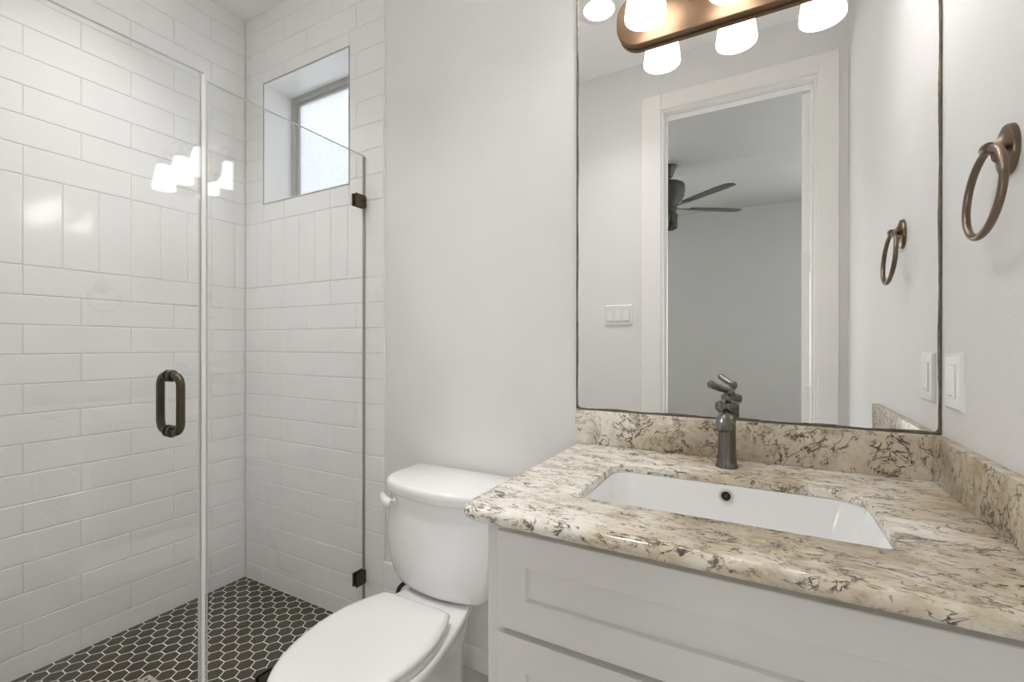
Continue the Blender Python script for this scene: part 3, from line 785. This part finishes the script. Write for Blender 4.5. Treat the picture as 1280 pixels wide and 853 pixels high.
# ------------------------------------------------------------------ towel ring
RC = Vector((0.324, -0.325, 1.3955))
tr_ = thing('towel_ring', 'brushed bronze towel ring on the right wall', 'towel ring', (XR, -0.325, 1.462))
bm = BM()
def oval(i, x, zc=1.462): return [(x, -0.325 + (0.034 - i) * math.cos(2 * math.pi * k / 36), zc + (0.041 - i) * math.sin(2 * math.pi * k / 36)) for k in range(36)]
loft(bm, [oval(0, XR), oval(0, XR - 0.006), oval(0.0015, XR - 0.0085), oval(0.005, XR - 0.0098), oval(0.010, XR - 0.0112), oval(0.017, XR - 0.0135), oval(0.022, XR - 0.0165), oval(0.026, XR - 0.0215)], cap0=False)
link('mount', bm, M['ringmetal'], tr_, smooth=35)
bm = BM(); tube(bm, [(XR - 0.017, -0.325, 1.463), (XR - 0.023, -0.325, 1.465), (XR - 0.028, -0.325, 1.467)], [0.009, 0.0065, 0.007], 16)
lathe(bm, [(0.0, -0.010), (0.008, -0.009), (0.0095, 0), (0.008, 0.009), (0.0, 0.010)], (RC.x, RC.y, 1.468), axis='Y', seg=20)
link('post', bm, M['ringmetal'], tr_, smooth=50)
bm = BM(); rr_ = 0.0705
tube(bm, [(RC.x - 0.004 + 0.006 * math.cos(a), RC.y + rr_ * math.sin(a), RC.z + rr_ * math.cos(a)) for a in [2 * math.pi * k / 56 for k in range(56)]], 0.0058, 16, closed=True)
link('ring', bm, M['ringmetal'], tr_, smooth=60)

# right-wall rocker plate
wp = thing('wall_switch', 'white single rocker plate on the right wall above the side splash', 'light switch', (XR, -0.092, 1.07))
bm = BM(); 
def yz(y0, y1, z0, z1, i, x): return [(x, y0 + i, z0 + i), (x, y1 - i, z0 + i), (x, y1 - i, z1 - i), (x, y0 + i, z1 - i)]
pa = (-0.138, -0.046, 1.011, 1.129)
loft(bm, [yz(*pa, 0, XR), yz(*pa, 0, XR - 0.002), yz(*pa, 0.005, XR - 0.0068), yz(*pa, 0.007, XR - 0.0072)], cap0=False); link('plate', bm, M['plate'], wp)
pb = (-0.113, -0.071, 1.037, 1.105)
bm = BM(); loft(bm, [yz(*pb, -0.0007, XR - 0.0070), yz(*pb, -0.0007, XR - 0.0073)], cap0=False); link('shadow_gap', bm, M['winframe'], wp)
bm = BM(); loft(bm, [yz(*pb, 0, XR - 0.0070), yz(*pb, 0, XR - 0.0085), yz(*pb, 0.0015, XR - 0.0095)], cap0=False)
lathe(bm, [(0.0022, 0), (0.0018, 0.0006)], mat=Matrix.Translation((XR - 0.0095, -0.092, 1.092)) @ Matrix.Rotation(-math.pi / 2, 4, 'Y'), seg=12)
box(bm, (XR - 0.0100, -0.101, 1.0415), (XR - 0.0094, -0.081, 1.0425), mi=1)
link('rocker', bm, [M['plate'], M['slot']], wp)

# triple switch on the doorway wall (seen in the mirror)
ts = thing('wall_switch', 'white triple switch plate beside the door casing, seen in the mirror', 'light switch', (-0.73, YF0, 1.318))
def xz(x0, x1, z0, z1, i, y): return [(x0 + i, y, z0 + i), (x1 - i, y, z0 + i), (x1 - i, y, z1 - i), (x0 + i, y, z1 - i)]
ta = (-0.812, -0.650, 1.260, 1.380)
bm = BM(); loft(bm, [xz(*ta, 0, YF0), xz(*ta, 0, YF0 + 0.002), xz(*ta, 0.005, YF0 + 0.0068), xz(*ta, 0.007, YF0 + 0.0072)], cap0=False); link('plate', bm, M['plate'], ts)
for k in range(3):
    xc = -0.731 + (k - 1) * 0.046
    q = (xc - 0.0165, xc + 0.0165, 1.287, 1.353)
    bm = BM(); box(bm, (q[0] - 0.001, YF0 + 0.007, q[2] - 0.004), (q[1] + 0.001, YF0 + 0.0074, q[3] + 0.001)); link('shadow_gap', bm, M['winframe'], ts)
    bm = BM()
    vs = [[(q[0], YF0 + 0.007, q[2]), (q[1], YF0 + 0.007, q[2]), (q[1], YF0 + 0.007, q[3]), (q[0], YF0 + 0.007, q[3])],
          [(q[0], YF0 + 0.0125, q[2]), (q[1], YF0 + 0.0125, q[2]), (q[1], YF0 + 0.009, q[3]), (q[0], YF0 + 0.009, q[3])]]
    loft(bm, vs, cap0=False); link('rocker', bm, M['plate'], ts)

# ------------------------------------------------------------------ toilet
TC = -0.882
tl_ = thing('toilet', 'white two-piece toilet with closed lid between the shower glass and vanity', 'toilet', (TC, -0.40, 0.0))
def tank_outline(hw, y1, yf, bow, r, n=10):
    """flat back at y1, bowed front: sides to yf, middle of the front at yf - bow"""
    base = rrect(TC - hw, TC + hw, yf, y1, (0.02, 0.02, r, r), n)
    fine = []
    for i in range(len(base)):
        a, b = base[i], base[(i + 1) % len(base)]
        k = 10 if math.hypot(b[0] - a[0], b[1] - a[1]) > 0.06 else 1
        for q in range(k): fine.append((a[0] + (b[0] - a[0]) * q / k, a[1] + (b[1] - a[1]) * q / k))
    out = []
    for x, y in fine:
        u = (x - TC) / hw; v = max(0.0, min(1.0, (y1 - y) / (y1 - yf)))
        out.append((x, y - bow * (1 - u * u) * v))
    return out
bm = BM()
rings = []
for hw, yf, bow, r, z in ((0.150, -0.165, 0.050, 0.06, 0.362), (0.185, -0.185, 0.055, 0.065, 0.366), (0.208, -0.198, 0.056, 0.065, 0.378), (0.222, -0.208, 0.056, 0.06, 0.405), (0.232, -0.216, 0.054, 0.055, 0.46), (0.236, -0.219, 0.053, 0.052, 0.54), (0.232, -0.210, 0.053, 0.055, 0.665)):
    rings.append(at_z(tank_outline(hw, -0.030, yf, bow, r), z))
loft(bm, rings); link('tank', bm, M['porcelain'], tl_, smooth=50)
bm = BM()
rings = [at_z(tank_outline(hw, -0.022 - i, yf, bow, 0.06), z) for hw, i, yf, bow, z in ((0.230, 0.004, -0.212, 0.056, 0.664), (0.236, 0.001, -0.217, 0.060, 0.667), (0.240, 0, -0.220, 0.062, 0.674), (0.2415, 0, -0.221, 0.063, 0.690), (0.2405, 0.0005, -0.2205, 0.063, 0.699), (0.237, 0.004, -0.218, 0.061, 0.7045), (0.230, 0.010, -0.213, 0.058, 0.7072))]
loft(bm, rings); link('tank_lid', bm, M['porcelain'], tl_, smooth=50)
# flush lever on the front left of the tank
bm = BM()
lathe(bm, [(0.013, 0), (0.013, 0.010), (0.009, 0.014)], mat=Matrix.Translation((-1.040, -0.238, 0.641)) @ Matrix.Rotation(math.radians(100), 4, Vector((1, 0.35, 0))), seg=20)
tube(bm, [(-1.0405, -0.262, 0.6385), (-1.048, -0.264, 0.6395), (-1.062, -0.262, 0.643), (-1.085, -0.249, 0.648), (-1.104, -0.232, 0.6495), (-1.117, -0.218, 0.649)], [0.012, 0.0155, 0.0150, 0.0115, 0.0085, 0.005], 14)
link('flush_lever', bm, M['seat'], tl_, smooth=50)

def egg(hw, yb, yf, ywide, hb, n=60, pw=1.9, pf=2.0):
    """closed outline: front half ellipse from ywide to yf, back tapering to a flat back of half-width hb"""
    pts = []
    for i in range(n):
        a = -math.pi / 2 + 2 * math.pi * i / n     # start at the front tip
        c_, s_ = math.cos(a), math.sin(a)
        if s_ < 0:
            e_ = 2.0 / pf
            pts.append((TC + hw * math.copysign(abs(c_) ** e_, c_), ywide + (ywide - yf) * -abs(s_) ** e_))
        else:
            u = abs(math.atan2(s_, abs(c_))) / (math.pi / 2)    # 0 at the side, 1 at the back centre
            if u < 0.75:
                w = u / 0.75; x = hw - (hw - hb) * w ** pw; y = ywide + (yb - ywide) * w
            else:
                w = (u - 0.75) / 0.25; x = hb * (1 - w); y = yb
            pts.append((TC + math.copysign(x, c_), y))
    return pts
# bowl and pedestal
bm = BM()
rings = []
for hw, yb, yf, yw, hb, z in ((0.115, -0.17, -0.58, -0.40, 0.080, 0.0), (0.113, -0.17, -0.575, -0.40, 0.078, 0.02), (0.100, -0.18, -0.555, -0.40, 0.068, 0.06), (0.098, -0.18, -0.565, -0.41, 0.064, 0.14), (0.114, -0.17, -0.62, -0.44, 0.066, 0.22),
                              (0.142, -0.14, -0.69, -0.47, 0.070, 0.29), (0.168, -0.12, -0.750, -0.49, 0.074, 0.335), (0.176, -0.10, -0.768, -0.495, 0.076, 0.352), (0.174, -0.098, -0.766, -0.495, 0.075, 0.360), (0.167, -0.102, -0.758, -0.495, 0.072, 0.3635)):
    rings.append(at_z(egg(hw, yb, yf, yw, hb, pw=1.5), z))
loft(bm, rings); link('bowl', bm, M['porcelain'], tl_, smooth=60)
def slab(rings_spec, z_off=0.0):
    bm = BM(); loft(bm, [at_z(egg(hw, yb, yf, -0.495, hb), z) for hw, yb, yf, hb, z in rings_spec]); return bm
bm = slab(((0.163, -0.330, -0.758, 0.112, 0.3645), (0.168, -0.327, -0.763, 0.117, 0.368), (0.168, -0.327, -0.763, 0.117, 0.376), (0.163, -0.330, -0.758, 0.112, 0.380)))
link('seat', bm, M['seat'], tl_, smooth=50)
bm = slab(((0.162, -0.326, -0.758, 0.115, 0.3825), (0.168, -0.322, -0.764, 0.119, 0.386), (0.169, -0.3215, -0.765, 0.120, 0.392), (0.165, -0.324, -0.761, 0.117, 0.398), (0.152, -0.333, -0.744, 0.107, 0.4015), (0.095, -0.38, -0.68, 0.068, 0.4040), (0.03, -0.45, -0.58, 0.022, 0.4050)))
link('lid', bm, M['seat'], tl_, smooth=50)
for s in (-1, 1):
    bm = BM(); box(bm, (TC + s * 0.070 - 0.020, -0.334, 0.3630), (TC + s * 0.070 + 0.020, -0.306, 0.3900), 0.007, 3); link('lid_hinge', bm, M['seat'], tl_, smooth=50)
# rubber gasket between tank and bowl, and the black supply hose at the left
bm = BM(); lathe(bm, [(0.045, 0.362), (0.048, 0.356), (0.045, 0.349)], (TC, -0.16, 0), seg=24); link('gasket', bm, M['rubber'], tl_, smooth=50)
bm = BM(); tube(bm, bez((-1.046, -0.165, 0.372), (-1.052, -0.172, 0.325), (-1.098, -0.175, 0.335), (-1.100, -0.165, 0.270), 14) + bez((-1.100, -0.165, 0.270), (-1.102, -0.155, 0.19), (-1.10, -0.10, 0.17), (-1.09, -0.012, 0.17), 10)[1:], 0.0075, 12)
link('supply_hose', bm, M['rubber'], tl_, smooth=50)

# ------------------------------------------------------------------ ceiling fan in the bedroom
FX, FYY = -0.735, -2.905
fn = thing('ceiling_fan', 'dark bedroom ceiling fan seen in the mirror through the doorway', 'ceiling fan', (FX, FYY, H))
bm = BM(); lathe(bm, [(0.072, H), (0.072, H - 0.010), (0.066, H - 0.022), (0.045, H - 0.075), (0.034, H - 0.098), (0.020, H - 0.104)], (FX, FYY, 0), seg=32); link('canopy', bm, M['fan'], fn, smooth=40)
bm = BM(); lathe(bm, [(0.014, H - 0.20), (0.014, H - 0.09)], (FX, FYY, 0), seg=16); link('down_rod', bm, M['fan'], fn, smooth=40)
bm = BM(); lathe(bm, [(0.03, 2.600), (0.10, 2.592), (0.133, 2.575), (0.140, 2.560), (0.140, 2.505), (0.130, 2.485), (0.132, 2.470), (0.118, 2.440), (0.085, 2.405), (0.075, 2.385), (0.075, 2.350), (0.066, 2.340), (0.066, 2.318), (0.050, 2.305), (0.02, 2.300)], (FX, FYY, 0), seg=40); link('motor', bm, M['fan'], fn, smooth=35)
for k in range(5):
    a = math.radians(37.5 - 72.5 * k if k < 2 else 37.5 + 72 * (k - 1))
    mat = Matrix.Translation((FX, FYY, 2.372)) @ Matrix.Rotation(a, 4, 'Z') @ Matrix.Rotation(math.radians(-6), 4, 'X')
    bm = BM()
    ol = [(0.20, -0.050), (0.36, -0.062), (0.57, -0.068), (0.66, -0.058), (0.685, 0.0), (0.66, 0.058), (0.57, 0.068), (0.36, 0.062), (0.20, 0.050)]
    loft(bm, [[mat @ Vector((x, y, -0.003)) for x, y in ol], [mat @ Vector((x, y, 0.003)) for x, y in ol]])
    bl = link('blade', bm, M['fan'], fn)
    bm = BM()
    loft(bm, [[mat @ Vector((x, y, z)) for x, y in ((0.06, -0.016), (0.17, -0.014), (0.22, -0.036), (0.28, 0.0), (0.22, 0.036), (0.17, 0.014), (0.06, 0.016))] for z in (-0.008, -0.003)])
    br = link('blade_iron', bm, M['fan'], bl)
for k in range(4):
    a = math.radians(15 + 90 * k); dx_, dy_ = math.cos(a), math.sin(a)
    bm = BM()
    top = Vector((FX + 0.035 * dx_, FYY + 0.035 * dy_, 2.345))
    ax = Vector((dx_ * 0.12, dy_ * 0.12, -1)).normalized()
    q = Vector((0, 0, 1)).rotation_difference(ax).to_matrix().to_4x4()
    lathe(bm, [(0.018, 0.0), (0.022, 0.015), (0.040, 0.045), (0.041, 0.055), (0.034, 0.10), (0.028, 0.165), (0.025, 0.166), (0.030, 0.10)], mat=Matrix.Translation(top) @ q, seg=24, cap1=False)
    link('lamp_shade', bm, M['fan'], fn, smooth=40)
